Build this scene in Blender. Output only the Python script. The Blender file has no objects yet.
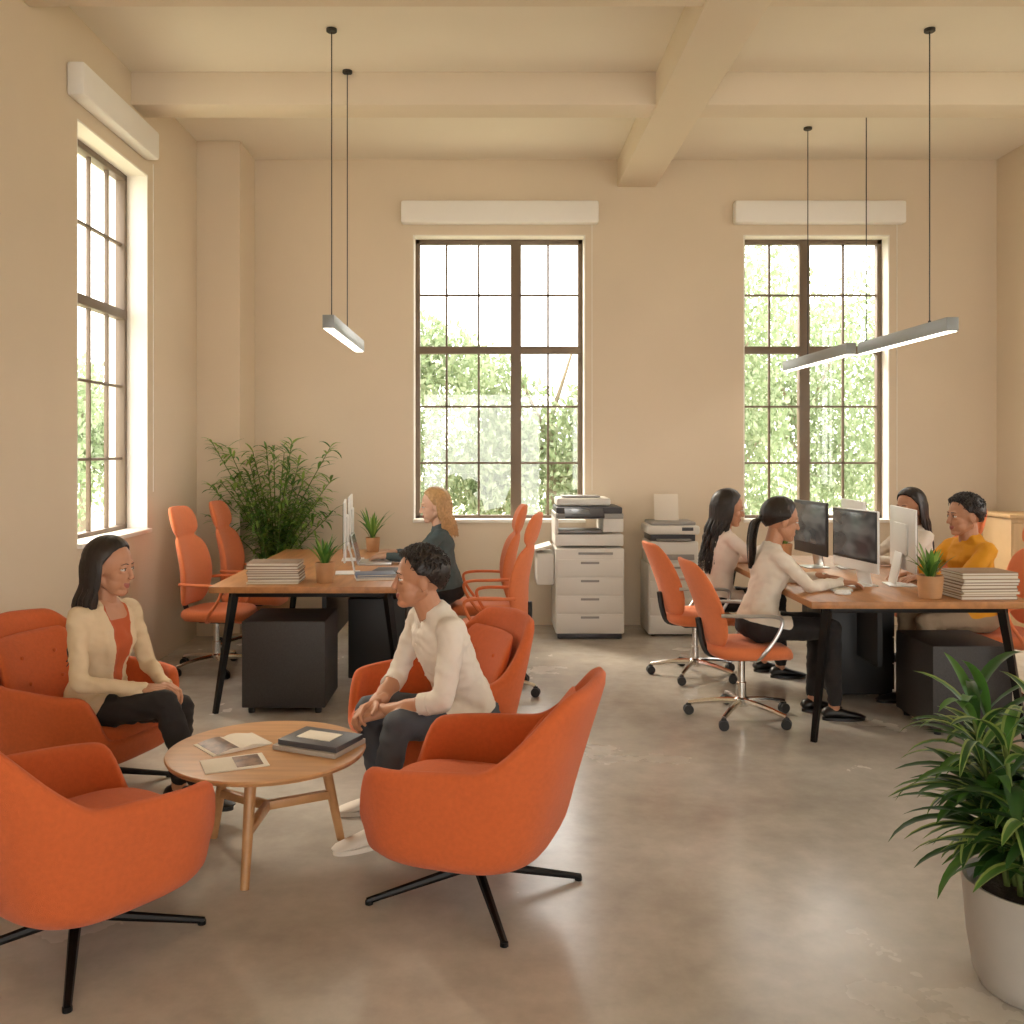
import bpy, bmesh, math, random
from mathutils import Vector, Matrix, Euler, noise
import numpy as np
random.seed(7)
R=math.radians
scene=bpy.context.scene
scene.view_settings.view_transform='Standard'
scene.view_settings.look='None'
scene.view_settings.exposure=0.0
def lin(c):
    c=c/255.0
    return c/12.92 if c<=0.04045 else ((c+0.055)/1.055)**2.4
def S(r,g,b): return (lin(r),lin(g),lin(b))
# ---------------------------------------------------------------- materials
def M(name,col,rough=.5,metal=0.,var=None,bump=None,trans=0,sheen=0,emit=None,spec=None,stretch=None):
    m=bpy.data.materials.new(name); m.use_nodes=True
    nt=m.node_tree; N=nt.nodes; L=nt.links
    b=N['Principled BSDF']
    b.inputs['Base Color'].default_value=(*col,1)
    b.inputs['Roughness'].default_value=rough
    b.inputs['Metallic'].default_value=metal
    if spec is not None: b.inputs['Specular IOR Level'].default_value=spec
    if sheen: b.inputs['Sheen Weight'].default_value=sheen
    if emit:
        b.inputs['Emission Color'].default_value=(*emit[0],1); b.inputs['Emission Strength'].default_value=emit[1]
    co=None
    if var or bump:
        tc=N.new('ShaderNodeTexCoord'); mp=N.new('ShaderNodeMapping'); L.new(tc.outputs['Object'],mp.inputs[0]); co=mp.outputs[0]
        if stretch: mp.inputs['Scale'].default_value=stretch
    if var:
        sc,amt=var
        nz=N.new('ShaderNodeTexNoise'); nz.inputs['Scale'].default_value=sc; nz.inputs['Detail'].default_value=5
        L.new(co,nz.inputs['Vector'])
        cr=N.new('ShaderNodeValToRGB'); cr.color_ramp.elements[0].position=.3; cr.color_ramp.elements[1].position=.7
        cr.color_ramp.elements[0].color=(*[c*(1-amt) for c in col],1)
        cr.color_ramp.elements[1].color=(*[min(1,c*(1+amt)) for c in col],1)
        L.new(nz.outputs['Fac'],cr.inputs[0]); L.new(cr.outputs[0],b.inputs['Base Color'])
    if bump:
        sc,st=bump
        nb=N.new('ShaderNodeTexNoise'); nb.inputs['Scale'].default_value=sc; nb.inputs['Detail'].default_value=4
        L.new(co,nb.inputs['Vector'])
        bp=N.new('ShaderNodeBump'); bp.inputs['Strength'].default_value=st; bp.inputs['Distance'].default_value=.01
        L.new(nb.outputs['Fac'],bp.inputs['Height']); L.new(bp.outputs[0],b.inputs['Normal'])
    if trans:
        out=N['Material Output']; t=N.new('ShaderNodeBsdfTranslucent'); t.inputs[0].default_value=(*col,1)
        mx=N.new('ShaderNodeMixShader'); mx.inputs[0].default_value=trans
        L.new(b.outputs[0],mx.inputs[1]); L.new(t.outputs[0],mx.inputs[2]); L.new(mx.outputs[0],out.inputs[0])
    return m
wallM=M('wall_plaster',S(225,208,184),.85,var=(1.2,.025),bump=(30,.05))
ceilM=M('ceiling_plaster',S(242,232,216),.85,var=(1.,.02))
beamM=M('beam_plaster',S(232,217,196),.85,var=(1.,.02))
revealM=M('reveal_white',S(244,238,228),.6)
whiteM=M('white_trim',S(244,240,234),.45)
frameM=M('bronze_frame',S(116,100,84),.45,.1)  # bronze tone lightened, window bloom is put into the colour
orangeD=M('orange_fabric',S(210,101,49),.9,var=(60,.05),bump=(400,.35),sheen=.1)
orangeL=M('orange_office_fabric',S(226,125,75),.85,var=(40,.03),bump=(350,.2),sheen=.15)
blackM=M('black_metal',S(28,27,27),.4,.6)
blackP=M('black_plastic',S(30,30,31),.5)
darkG=M('dark_grey_laminate',S(54,52,52),.55,var=(150,.2))
chromeM=M('chrome',(.75,.73,.7),.18,1.)
woodD=M('desk_wood',S(178,124,76),.42,var=(3,.16),stretch=(8,.7,8))
woodT=M('table_oak',S(190,142,94),.4,var=(3,.14),stretch=(1,9,6))
printW=M('printer_white',S(222,218,210),.45)
printG=M('printer_grey',S(150,148,144),.45)
printD=M('printer_dark',S(60,60,64),.4)
iwhite=M('display_white',S(232,232,230),.3)
alu=M('aluminium',S(190,190,190),.3,.8)
paperM=M('paper',S(226,216,200),.8)
potT=M('tan_ceramic',S(186,140,98),.55,var=(20,.06))
potG=M('grey_ceramic',S(176,171,164),.5,var=(8,.04),bump=(60,.1))
soilM=M('soil',S(60,44,32),.95,bump=(80,.8))
leafA=M('leaf_green',S(76,120,50),.45,trans=.25)
leafB=M('leaf_dark',S(46,86,36),.45,trans=.2)
leafC=M('leaf_pale',S(138,160,84),.45,trans=.25)
bamA=M('bamboo_leaf',S(104,146,62),.5,trans=.3)
bamB=M('bamboo_leaf_light',S(146,176,84),.5,trans=.3)
stemM=M('stem_green',S(96,116,56),.6)
treeM=M('tree_leaf',S(142,160,124),.8,trans=.45)  # both leaf greens paled, outdoor haze is put into the colour
treeM2=M('tree_leaf_light',S(172,185,156),.8,trans=.45)
barkM=M('bark',S(150,138,122),.9)
grassM=M('lawn',S(172,172,146),.9,var=(2,.1))
lampM=M('lamp_housing',S(150,154,154),.4,.2)
lampE=M('lamp_diffuser',(1,.95,.86),.5,emit=((1,.93,.82),4.0))
cordM=M('cord',S(50,46,42),.5)
def floor_mat():
    m=bpy.data.materials.new('polished_concrete'); m.use_nodes=True
    nt=m.node_tree;N=nt.nodes;L=nt.links;b=N['Principled BSDF']
    tc=N.new('ShaderNodeTexCoord')
    def nz(sc,det,ro):
        n=N.new('ShaderNodeTexNoise'); n.inputs['Scale'].default_value=sc; n.inputs['Detail'].default_value=det; n.inputs['Roughness'].default_value=ro
        L.new(tc.outputs['Object'],n.inputs['Vector']); return n
    n1=nz(1.1,6,.6); n2=nz(8,5,.65)
    def mr(n,a,b_):
        q=N.new('ShaderNodeMapRange'); q.interpolation_type='SMOOTHSTEP'; q.inputs[1].default_value=.2; q.inputs[2].default_value=.8; q.inputs[3].default_value=a; q.inputs[4].default_value=b_
        L.new(n.outputs['Fac'],q.inputs[0]); return q
    mx=N.new('ShaderNodeMix'); mx.data_type='RGBA'; mx.inputs[6].default_value=(*S(170,164,154),1); mx.inputs[7].default_value=(*S(210,204,194),1)
    L.new(mr(n1,0,1).outputs[0],mx.inputs[0])
    ml=N.new('ShaderNodeVectorMath'); ml.operation='SCALE'; L.new(mx.outputs[2],ml.inputs[0]); L.new(mr(n2,.88,1.05).outputs[0],ml.inputs[3])
    L.new(ml.outputs[0],b.inputs['Base Color']); L.new(mr(n1,.18,.30).outputs[0],b.inputs['Roughness'])
    return m
floorM=floor_mat()
def glass_mat():
    m=bpy.data.materials.new('window_glass'); m.use_nodes=True
    nt=m.node_tree;N=nt.nodes;L=nt.links; N.remove(N['Principled BSDF'])
    t=N.new('ShaderNodeBsdfTransparent'); g=N.new('ShaderNodeBsdfGlossy'); g.inputs['Roughness'].default_value=.02
    mx=N.new('ShaderNodeMixShader'); mx.inputs[0].default_value=.05
    L.new(t.outputs[0],mx.inputs[1]); L.new(g.outputs[0],mx.inputs[2]); L.new(mx.outputs[0],N['Material Output'].inputs[0])
    return m
glassM=glass_mat()
def screen_mat():
    m=M('screen_display',S(40,44,50),.2)
    nt=m.node_tree;N=nt.nodes;L=nt.links;b=N['Principled BSDF']
    tc=N.new('ShaderNodeTexCoord'); mp=N.new('ShaderNodeMapping'); mp.inputs['Scale'].default_value=(1,3,7)
    n=N.new('ShaderNodeTexNoise'); n.inputs['Scale'].default_value=1.4; n.inputs['Detail'].default_value=1
    L.new(tc.outputs['Object'],mp.inputs[0]); L.new(mp.outputs[0],n.inputs['Vector'])
    r=N.new('ShaderNodeValToRGB'); r.color_ramp.elements[0].position=.42; r.color_ramp.elements[1].position=.6
    r.color_ramp.elements[0].color=(*S(52,54,56),1); r.color_ramp.elements[1].color=(*S(86,88,88),1)
    L.new(n.outputs['Fac'],r.inputs[0]); L.new(r.outputs[0],b.inputs['Base Color'])
    L.new(r.outputs[0],b.inputs['Emission Color']); b.inputs['Emission Strength'].default_value=.4
    return m
screenM=screen_mat()
def region_mat(name,mats):
    cols=[m.node_tree.nodes['Principled BSDF'].inputs['Base Color'].default_value[:] for m in mats]
    rgh=[m.node_tree.nodes['Principled BSDF'].inputs['Roughness'].default_value for m in mats]
    while len(cols)<4: cols.append(cols[0]); rgh.append(rgh[0])
    m=bpy.data.materials.new(name); m.use_nodes=True; nt=m.node_tree;N=nt.nodes;L=nt.links;b=N['Principled BSDF']
    at=N.new('ShaderNodeAttribute'); at.attribute_name='region'; sp=N.new('ShaderNodeSeparateColor'); L.new(at.outputs['Color'],sp.inputs[0])
    prev=None; pr=None
    ad=N.new('ShaderNodeMath'); ad.operation='ADD'; L.new(sp.outputs[2],ad.inputs[0]); L.new(at.outputs['Alpha'],ad.inputs[1])
    for k,sock in ((1,sp.outputs[1]),(3,ad.outputs[0]),(2,sp.outputs[2])):
        mr=N.new('ShaderNodeMapRange'); mr.inputs[1].default_value=.46; mr.inputs[2].default_value=.54; L.new(sock,mr.inputs[0])
        mx=N.new('ShaderNodeMix'); mx.data_type='RGBA'; L.new(mr.outputs[0],mx.inputs[0])
        fm=N.new('ShaderNodeMix'); fm.data_type='FLOAT'; L.new(mr.outputs[0],fm.inputs[0])
        if prev: L.new(prev,mx.inputs[6]); L.new(pr,fm.inputs[2])
        else: mx.inputs[6].default_value=cols[0]; fm.inputs[2].default_value=rgh[0]
        mx.inputs[7].default_value=cols[k]; fm.inputs[3].default_value=rgh[k]; prev=mx.outputs[2]; pr=fm.outputs[0]
    tc=N.new('ShaderNodeTexCoord'); nz=N.new('ShaderNodeTexNoise'); nz.inputs['Scale'].default_value=7; nz.inputs['Detail'].default_value=3; L.new(tc.outputs['Object'],nz.inputs[0])
    mr=N.new('ShaderNodeMapRange'); mr.inputs[3].default_value=.96; mr.inputs[4].default_value=1.04; L.new(nz.outputs['Fac'],mr.inputs[0])
    ml=N.new('ShaderNodeVectorMath'); ml.operation='SCALE'; L.new(prev,ml.inputs[0]); L.new(mr.outputs[0],ml.inputs[3])
    L.new(ml.outputs[0],b.inputs['Base Color']); L.new(pr,b.inputs['Roughness']); return m
# ---------------------------------------------------------------- mesh helpers
def root(name,loc=(0,0,0),rz=0):
    e=bpy.data.objects.new(name,None); scene.collection.objects.link(e)
    e.empty_display_size=.1; e.location=loc; e.rotation_euler=(0,0,rz); return e
def finish(name,bm,mats,parent=None,smooth=True,ang=35,subsurf=0,recalc=True):
    if recalc: bmesh.ops.recalc_face_normals(bm,faces=bm.faces)
    for f in bm.faces: f.smooth=smooth
    if smooth:
        for e in bm.edges:
            if len(e.link_faces)==2 and e.calc_face_angle(0)>R(ang): e.smooth=False
    me=bpy.data.meshes.new(name); bm.to_mesh(me); bm.free()
    if not isinstance(mats,(list,tuple)): mats=[mats]
    for m in mats: me.materials.append(m)
    o=bpy.data.objects.new(name,me); scene.collection.objects.link(o)
    if parent: o.parent=parent
    if subsurf:
        s=o.modifiers.new('sub','SUBSURF'); s.levels=subsurf; s.render_levels=subsurf
    return o
def add_box(bm,size,loc,bev=0,mi=0,rot=None,seg=2):
    r=bmesh.ops.create_cube(bm,size=1)
    vs=r['verts']
    for v in vs: v.co=Vector((v.co.x*size[0],v.co.y*size[1],v.co.z*size[2]))
    if bev>0:
        es=list({e for v in vs for e in v.link_edges})
        g=bmesh.ops.bevel(bm,geom=es,offset=bev,segments=seg,affect='EDGES',profile=.5)
        vs=list({v for f in g['faces'] for v in f.verts}|{v for v in vs if v.is_valid})
    fs={f for v in vs for f in v.link_faces}
    mat=Matrix.Translation(loc)
    if rot is not None: mat=mat@Euler(rot).to_matrix().to_4x4()
    for v in vs: v.co=mat@v.co
    for f in fs: f.material_index=mi
    return vs
def box(name,size,loc,mat,parent=None,bev=0,rot=None):
    bm=bmesh.new(); add_box(bm,size,loc,bev,0,rot)
    return finish(name,bm,mat,parent,smooth=bev>0)
def boxes(name,lst,mats,parent=None,bev=.003):
    bm=bmesh.new()
    for it in lst:
        size,loc=it[0],it[1]; mi=it[2] if len(it)>2 else 0; b=it[3] if len(it)>3 else bev; rt=it[4] if len(it)>4 else None
        add_box(bm,size,loc,b,mi,rt)
    return finish(name,bm,mats,parent)
def frame_for(d):
    d=Vector(d).normalized(); up=Vector((0,0,1)) if abs(d.z)<.95 else Vector((1,0,0))
    a=up.cross(d).normalized(); b=d.cross(a).normalized(); return a,b
def add_rings(bm,rings,cap=True,mi=0,closed=True):
    prev=None; first=None; fs=[]
    for rg in rings:
        cur=[bm.verts.new(p) for p in rg]
        if prev:
            n=len(cur)
            for i in range(n if closed else n-1):
                j=(i+1)%n
                fs.append(bm.faces.new((prev[i],prev[j],cur[j],cur[i])))
        else: first=cur
        prev=cur
    if cap:
        fs.append(bm.faces.new(list(reversed(first)))); fs.append(bm.faces.new(prev))
    for f in fs: f.material_index=mi
def smooth_path(pts,k=4):
    pts=[Vector(p) for p in pts]; out=[]
    n=len(pts)
    if n<3: return pts
    for i in range(n-1):
        p0=pts[max(i-1,0)];p1=pts[i];p2=pts[i+1];p3=pts[min(i+2,n-1)]
        for j in range(k):
            t=j/k
            out.append(.5*((2*p1)+(-p0+p2)*t+(2*p0-5*p1+4*p2-p3)*t*t+(-p0+3*p1-3*p2+p3)*t**3))
    out.append(pts[-1]); return out
def add_tube(bm,pts,r,n=8,k=4,mi=0,flat=1.0):
    P=smooth_path(pts,k) if k>1 else [Vector(p) for p in pts]
    m=len(P); rings=[]
    a=None
    for i,p in enumerate(P):
        d=(P[min(i+1,m-1)]-P[max(i-1,0)]).normalized()
        if a is None: a,b=frame_for(d)
        else:
            a=(a-d*a.dot(d)).normalized(); b=d.cross(a)
        t=i/(m-1)
        if callable(r): rr=r(t)
        elif isinstance(r,(tuple,list)): rr=r[0]+(r[1]-r[0])*t
        else: rr=r
        rings.append([p+a*math.cos(2*math.pi*q/n)*rr+b*math.sin(2*math.pi*q/n)*rr*flat for q in range(n)])
    add_rings(bm,rings,True,mi)
def add_lathe(bm,prof,c=(0,0,0),n=32,mi=0):
    rings=[[Vector((c[0]+r*math.cos(2*math.pi*q/n),c[1]+r*math.sin(2*math.pi*q/n),c[2]+z)) for q in range(n)] for r,z in prof]
    add_rings(bm,rings,True,mi)
def add_ell(bm,c,rad,rot=None,seg=20,mi=0):
    r=bmesh.ops.create_uvsphere(bm,u_segments=seg,v_segments=max(8,seg//2+2),radius=1)
    m=Matrix.Translation(c)@(rot.to_4x4() if rot is not None else Matrix.Identity(4))@Matrix.Diagonal((*rad,1))
    for v in r['verts']: v.co=m@v.co
    for f in {f for v in r['verts'] for f in v.link_faces}: f.material_index=mi
def add_cap(bm,p0,r0,p1,r1,n=14):
    p0=Vector(p0);p1=Vector(p1);d=(p1-p0)
    if d.length<1e-5: add_ell(bm,p0,(r0,)*3); return
    dn=d.normalized();a,b=frame_for(dn); rings=[]
    for i in range(4):
        th=math.pi/2*(1-i/4)*.97; rings.append((p0-dn*r0*math.sin(th),r0*math.cos(th)))
    for t in (0,.25,.5,.75,1): rings.append((p0+d*t,r0+(r1-r0)*t))
    for i in range(1,5):
        th=math.pi/2*(i/4)*.97; rings.append((p1+dn*r1*math.sin(th),r1*math.cos(th)))
    add_rings(bm,[[c+a*math.cos(2*math.pi*q/n)*rr+b*math.sin(2*math.pi*q/n)*rr for q in range(n)] for c,rr in rings])
def remesh(name,bm,voxel,it,parent,mats,matfn=None,wr=0,wf=20.):
    bmesh.ops.recalc_face_normals(bm,faces=bm.faces)
    me=bpy.data.meshes.new(name+'_t'); bm.to_mesh(me); bm.free()
    ob=bpy.data.objects.new('tmp',me); scene.collection.objects.link(ob)
    m=ob.modifiers.new('r','REMESH'); m.mode='VOXEL'; m.voxel_size=voxel
    if it:
        s=ob.modifiers.new('s','SMOOTH'); s.factor=.5; s.iterations=it
    dg=bpy.context.evaluated_depsgraph_get()
    me2=bpy.data.meshes.new_from_object(ob.evaluated_get(dg)); me2.name=name
    bpy.data.objects.remove(ob); bpy.data.meshes.remove(me)
    me2.materials.clear()
    for x in mats: me2.materials.append(x)
    if wr:
        ns=[v.normal.copy() for v in me2.vertices]
        for v,nn in zip(me2.vertices,ns):
            q=v.co*wf; w=.45*noise.noise(Vector((q.x,q.y,q.z*.6)))+1.5*(.22-abs(noise.noise(Vector((q.x*.8+3,q.y*.8+q.z*.5,q.z*1.3)))))+.5*(.2-abs(noise.noise(q*2.1+Vector((3,1,7)))))
            v.co+=nn*wr*w
    for p in me2.polygons: p.use_smooth=True
    if matfn:
        nv=len(me2.vertices); W=np.zeros((nv,4),dtype=np.float32)
        for v in me2.vertices: W[v.index,matfn(v.co,v.normal)]=1
        ed=np.zeros(len(me2.edges)*2,dtype=np.int32); me2.edges.foreach_get('vertices',ed); ed=ed.reshape(-1,2)
        for _ in range(5):
            A=W.copy(); C_=np.ones((nv,1),dtype=np.float32)
            np.add.at(A,ed[:,0],W[ed[:,1]]); np.add.at(A,ed[:,1],W[ed[:,0]]); np.add.at(C_,ed[:,0],1); np.add.at(C_,ed[:,1],1)
            W=A/C_
        at=me2.color_attributes.new('region','FLOAT_COLOR','POINT'); at.data.foreach_set('color',W.ravel())
        me2.materials.clear(); me2.materials.append(region_mat(name+'_surface',mats))
    o=bpy.data.objects.new(name,me2); scene.collection.objects.link(o); o.parent=parent
    return o
def instance(src,name,loc,rz,scale=1):
    e=root(name,loc,rz); e.scale=(scale,)*3
    for c in [o for o in bpy.data.objects if o.parent==src]:
        d=c.copy(); scene.collection.objects.link(d); d.parent=e
    return e
# ---------------------------------------------------------------- camera
cam=bpy.data.cameras.new('camera'); co=bpy.data.objects.new('camera',cam); scene.collection.objects.link(co)
cam.sensor_width=36; cam.lens=950/1024*36; cam.shift_x=.0215; cam.shift_y=-.0605
co.location=(0,0,1.65); co.rotation_euler=(R(90),0,0); cam.clip_end=200
scene.camera=co
# ---------------------------------------------------------------- room
XL,XR,YB,YF,ZC=-2.6,5.3,8.96,-4.6,4.39
box('floor',(XR-XL+.6,YB-YF+.6,.2),((XL+XR)/2,(YB+YF)/2,-.1),floorM)
box('ceiling',(XR-XL+.6,YB-YF+.6,.2),((XL+XR)/2,(YB+YF)/2,ZC+.1),ceilM)
W1=(-.726,.90,.97,3.68); W2=(2.39,3.77,.97,3.68)
def wall_boxes(name,xa,xb,wins,mats,p0,p1,axis):
    lst=[];x=xa
    def bx(a,b,z0,z1):
        if z1-z0<.001 or b-a<.001: return
        s=(b-a,p1-p0,z1-z0); c=((a+b)/2,(p0+p1)/2,(z0+z1)/2)
        if axis=='y': s=(s[1],s[0],s[2]); c=(c[1],c[0],c[2])
        lst.append((s,c,0,0))
    for (a,b,z0,z1) in wins:
        bx(x,a,0,ZC); bx(a,b,0,z0); bx(a,b,z1,ZC); x=b
    bx(x,xb,0,ZC)
    return boxes(name,lst,mats,None,0)
wall_boxes('wall_back',XL-.3,XR+.3,[W1,W2],wallM,YB,YB+.3,'x')
WL=(5.98,7.22,1.03,3.74)
WR1=(5.2,6.6,1.03,3.74); WR2=(2.2,3.6,1.03,3.74)  # unseen right-wall windows, added to let in directional daylight
wall_boxes('wall_left',YF,YB,[WL],wallM,XL-.3,XL,'y')
wall_boxes('wall_right',YF,YB,[WR2,WR1],wallM,XR,XR+.3,'y')
wall_boxes('wall_front',XL-.3,XR+.3,[(-1.6,1.2,0,3.0),(2.0,4.8,0,3.0)],wallM,YF-.3,YF,'x')  # unseen wall with openings, added to cut fill light from behind the camera
box('trim_1',(XL*-1-2.217,.54,ZC-.001),((XL-2.217)/2,8.69,ZC/2),wallM)
box('trim_2',(XR-4.78,.54,ZC-.001),((XR+4.78)/2,8.69,ZC/2),wallM)
bl=[]
for y0,y1 in((6.88,7.15),(5.08,5.36),(3.28,3.56),(1.4,1.68),(-.4,-.12),(-2.2,-1.92)):
    bl.append(((XR-XL,y1-y0,.24),((XL+XR)/2,(y0+y1)/2,4.27),0,.006))
bl.append(((.36,YB-YF,.26),(1.38,(YB+YF)/2,4.26),0,.006))
boxes('trim_3',bl,beamM)
def window(name,a,b,z0,z1,cols,rows,split,place,depth=.3,vw=.22,vx=0):
    e=root(name); w=b-a; h=z1-z0; lst=[]; f=.055; yg=.19
    lst+=[((f,.07,h),(f/2,yg,h/2)),((f,.07,h),(w-f/2,yg,h/2)),((w,.07,f),(w/2,yg,f/2)),((w,.07,f),(w/2,yg,h-f/2))]
    if split: lst.append(((.1,.08,h),(w*split,yg,h/2)))
    for c in cols: lst.append(((.02,.03,h),(w*c,yg,h/2)))
    for i,r in enumerate(rows):
        lst.append(((w,.075 if r[1] else .03,.07 if r[1] else .02),(w/2,yg,h*(1-r[0]))))
    boxes('frame',[(s,l,0,.003) for s,l in lst],frameM,e)
    box('glass',(w-.02,.006,h-.02),(w/2,yg+.005,h/2),glassM,e)
    t=.012
    boxes('reveal',[((t,depth-.002,h),(t/2,depth/2,h/2),0,0),((t,depth-.002,h),(w-t/2,depth/2,h/2),0,0),((w,depth-.002,t),(w/2,depth/2,h-t/2),0,0),((w+.0,depth+.03,.03),(w/2,depth/2-.02,.012),0,.004)],revealM,e)
    boxes('blind_cassette',[((w+vw,.11,.21),(w/2+.005+vx,-.056,h+.195),0,.02)],whiteM,e)
    bm=bmesh.new(); add_tube(bm,[(w+.06,-.02,h+.1),(w+.06,-.02,.3)],.003,6,1); finish('blind_chain',bm,whiteM,e)
    e.matrix_world=place
    return e
rows=[(.2,0),(.395,1),(.595,0),(.795,0)]
window('window_1',*W1,[.19,.38,.79],rows,.6,Matrix.Translation((W1[0],YB,W1[2])))
window('window_2',*W2,[.215,.73],rows,.455,Matrix.Translation((W2[0],YB,W2[2])))
window('window_3',*WL,[.25,.5,.75],rows,0,Matrix.Translation((XL,WL[0],WL[2]))@Matrix.Rotation(R(90),4,'Z'),vw=.1,vx=-.11)
for i,w_ in enumerate((WR1,WR2)):
    window('window_%d'%(4+i),*w_,[.25,.5,.75],rows,0,Matrix.Translation((XR,w_[1],w_[2]))@Matrix.Rotation(R(-90),4,'Z'),vw=.1)
# ---------------------------------------------------------------- outside
box('lawn',(80,80,.1),(0,30,-.35),grassM)
def tree(name,c,rad,n,leaf):
    e=root(name,(c[0],c[1],-.3))
    vs=[];fs=[];mi=[]
    blobs=[(Vector((random.uniform(-1,1)*rad[0]*.6,random.uniform(-1,1)*rad[1]*.6,c[2]+.3+random.uniform(-1,1)*rad[2]*.65)),random.uniform(.3,.55)) for _ in range(14)]
    for i in range(n):
        b,s=random.choice(blobs)
        d=Vector((random.gauss(0,1),random.gauss(0,1),random.gauss(0,1))).normalized()*(random.random()**.4)
        p=b+Vector((d.x*rad[0]*s,d.y*rad[1]*s,d.z*rad[2]*s))
        if p.z<.35: continue
        q=Euler((random.uniform(0,6.3),random.uniform(0,6.3),random.uniform(0,6.3))).to_matrix()
        l=leaf*random.uniform(.6,1.3); k=len(vs)
        for u in((-l,0,0),(0,-l*.45,0),(l,0,0),(0,l*.45,0)): vs.append(p+q@Vector(u))
        fs.append((k,k+1,k+2,k+3)); mi.append(random.random()<.45)
    me=bpy.data.meshes.new('foliage'); me.from_pydata(vs,[],fs); me.materials.append(treeM); me.materials.append(treeM2)
    for p,m in zip(me.polygons,mi): p.material_index=int(m)
    o=bpy.data.objects.new('foliage',me); scene.collection.objects.link(o); o.parent=e
    bm=bmesh.new(); add_tube(bm,[(0,0,.02),(.05,0,1.5),(0,.1,c[2]+rad[2]*.4)],(.14,.05),10)
    for k in range(5):
        a=k*1.3; add_tube(bm,[(0,0,1.2+.3*k),(math.cos(a)*rad[0]*.4,math.sin(a)*rad[1]*.4,2.2+.35*k)],(.05,.02),6)
    finish('trunk',bm,barkM,e)
for i,(x,y,z,rx,rz) in enumerate([(-1.6,15,1.9,1.8,2.0),(1.0,16,1.7,1.9,2.0),(3.6,15,2.6,1.8,2.8),(5.6,17,2.6,2.0,2.6),(-4,18,2.2,2.2,2.4),(8,18,2.2,2.4,2.8)]):
    tree('tree',(x,y,z),(rx,1.4,rz),17000 if i<3 else 11000,.065)
for (x,y,z) in((-8.5,17,1.6),(-9,21,1.8)):
    tree('tree',(x,y,z),(1.8,1.8,2.0),7000,.08)
# ---------------------------------------------------------------- lounge chairs
def smst(t): t=max(0,min(1,t)); return t*t*(3-2*t)
def lounge_chair(name,loc,rz,legrot=0):
    e=root(name,loc,rz); e.scale=(1.05,1.05,1.0)
    bm=bmesh.new(); NT=72; ZB=.185
    prof=[(.0,0),(.30,0.0),(.56,.005),(.74,.03),(.85,.09),(.905,.18),(.93,.32),(.945,.50),(.965,.70),(.985,.86),(1.0,1.0)]
    def topz(t):
        if t<32: return .325
        if t<48: return .325+(.545-.325)*smst((t-32)/16)
        if t<105: return .545+.03*(t-48)/57
        if t<148: return .575+.25*smst((t-105)/43)
        return .825+.012*(t-148)/32
    rings=[]
    for fr,w in prof[1:]:
        rg=[]
        for j in range(NT):
            a=-math.pi+2*math.pi*j/NT; t=abs(math.degrees(a)); c,s=math.cos(a),math.sin(a); n=3.4
            r=(abs(c)**n+abs(s)**n)**(-1/n)
            h=topz(t); z=ZB+(h-ZB)*w
            x=c*r*fr*(.37 if c>0 else .34); y=s*r*fr*.385
            wb=max(0,-c)**.7
            x-=.12*wb*max(0,(z-.34)/.48)
            if t>90: y*=1-.10*smst((z-.55)/.27)
            rg.append(Vector((x,y,z)))
        rings.append(rg)
    add_rings(bm,rings,False)
    cv=bm.verts.new((0,0,ZB)); bm.verts.ensure_lookup_table()
    f0=[bm.verts[i] for i in range(NT)]
    for i in range(NT): bm.faces.new((cv,f0[(i+1)%NT],f0[i]))
    sh=finish('shell',bm,orangeD,e,ang=180)
    m=sh.modifiers.new('sol','SOLIDIFY'); m.thickness=.05; m.offset=-1
    m=sh.modifiers.new('sub','SUBSURF'); m.levels=1; m.render_levels=1
    bm=bmesh.new(); rings=[]
    for sc,z in((.80,.270),(.93,.275),(1.0,.30),(1.0,.355),(.965,.382),(.88,.395),(.6,.405),(.25,.41)):
        rg=[]
        for j in range(40):
            a=2*math.pi*j/40;c,s=math.cos(a),math.sin(a);n=4
            r=(abs(c)**n+abs(s)**n)**(-1/n); rg.append(Vector((.05+c*r*sc*.305,s*r*sc*.285,z)))
        rings.append(rg)
    add_rings(bm,rings); finish('seat_cushion',bm,orangeD,e,ang=70)
    bm=bmesh.new(); rings=[]
    for z,x,w,t in((.38,-.22,.24,.02),(.41,-.225,.26,.04),(.55,-.262,.255,.042),(.67,-.308,.24,.03),(.73,-.335,.21,.015),(.745,-.34,.19,.006)):
        rg=[]
        for j in range(32):
            a=2*math.pi*j/32;c,s=math.cos(a),math.sin(a);n=3
            r=(abs(c)**n+abs(s)**n)**(-1/n); y=s*r*w; rg.append(Vector((x+c*r*t+.9*y*y,y,z)))
        rings.append(rg)
    add_rings(bm,rings)
    for y in(-.1,.1):
        for z in(.52,.64): add_ell(bm,(-.213-(z-.52)*.42+.9*y*y,y,z),(.01,.011,.011),seg=8)
    finish('back_cushion',bm,orangeD,e,ang=70)
    bm=bmesh.new()
    add_lathe(bm,[(.03,.075),(.035,.09),(.028,.11),(.028,.165),(.10,.175),(.10,.187)],n=24)
    for k in range(4):
        a=R(legrot)+k*math.pi/2
        p1=Vector((math.cos(a)*.39,math.sin(a)*.39,.012))
        add_tube(bm,[(math.cos(a)*.02,math.sin(a)*.02,.10),p1],lambda t:.019-.007*t,8,1)
        add_lathe(bm,[(.014,0),(.014,.014)],c=(p1.x*.98,p1.y*.98,0),n=10)
    finish('swivel_base',bm,blackM,e)
    return e
lounge_chair('lounge_chair',(-.05,3.55,0),R(162),-162+14)
lounge_chair('lounge_chair',(-1.38,3.17,0),R(52),-52+20)
lounge_chair('lounge_chair',(-1.98,4.62,0),R(-18),45)
lounge_chair('lounge_chair',(-.27,4.64,0),R(207),20)
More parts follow.
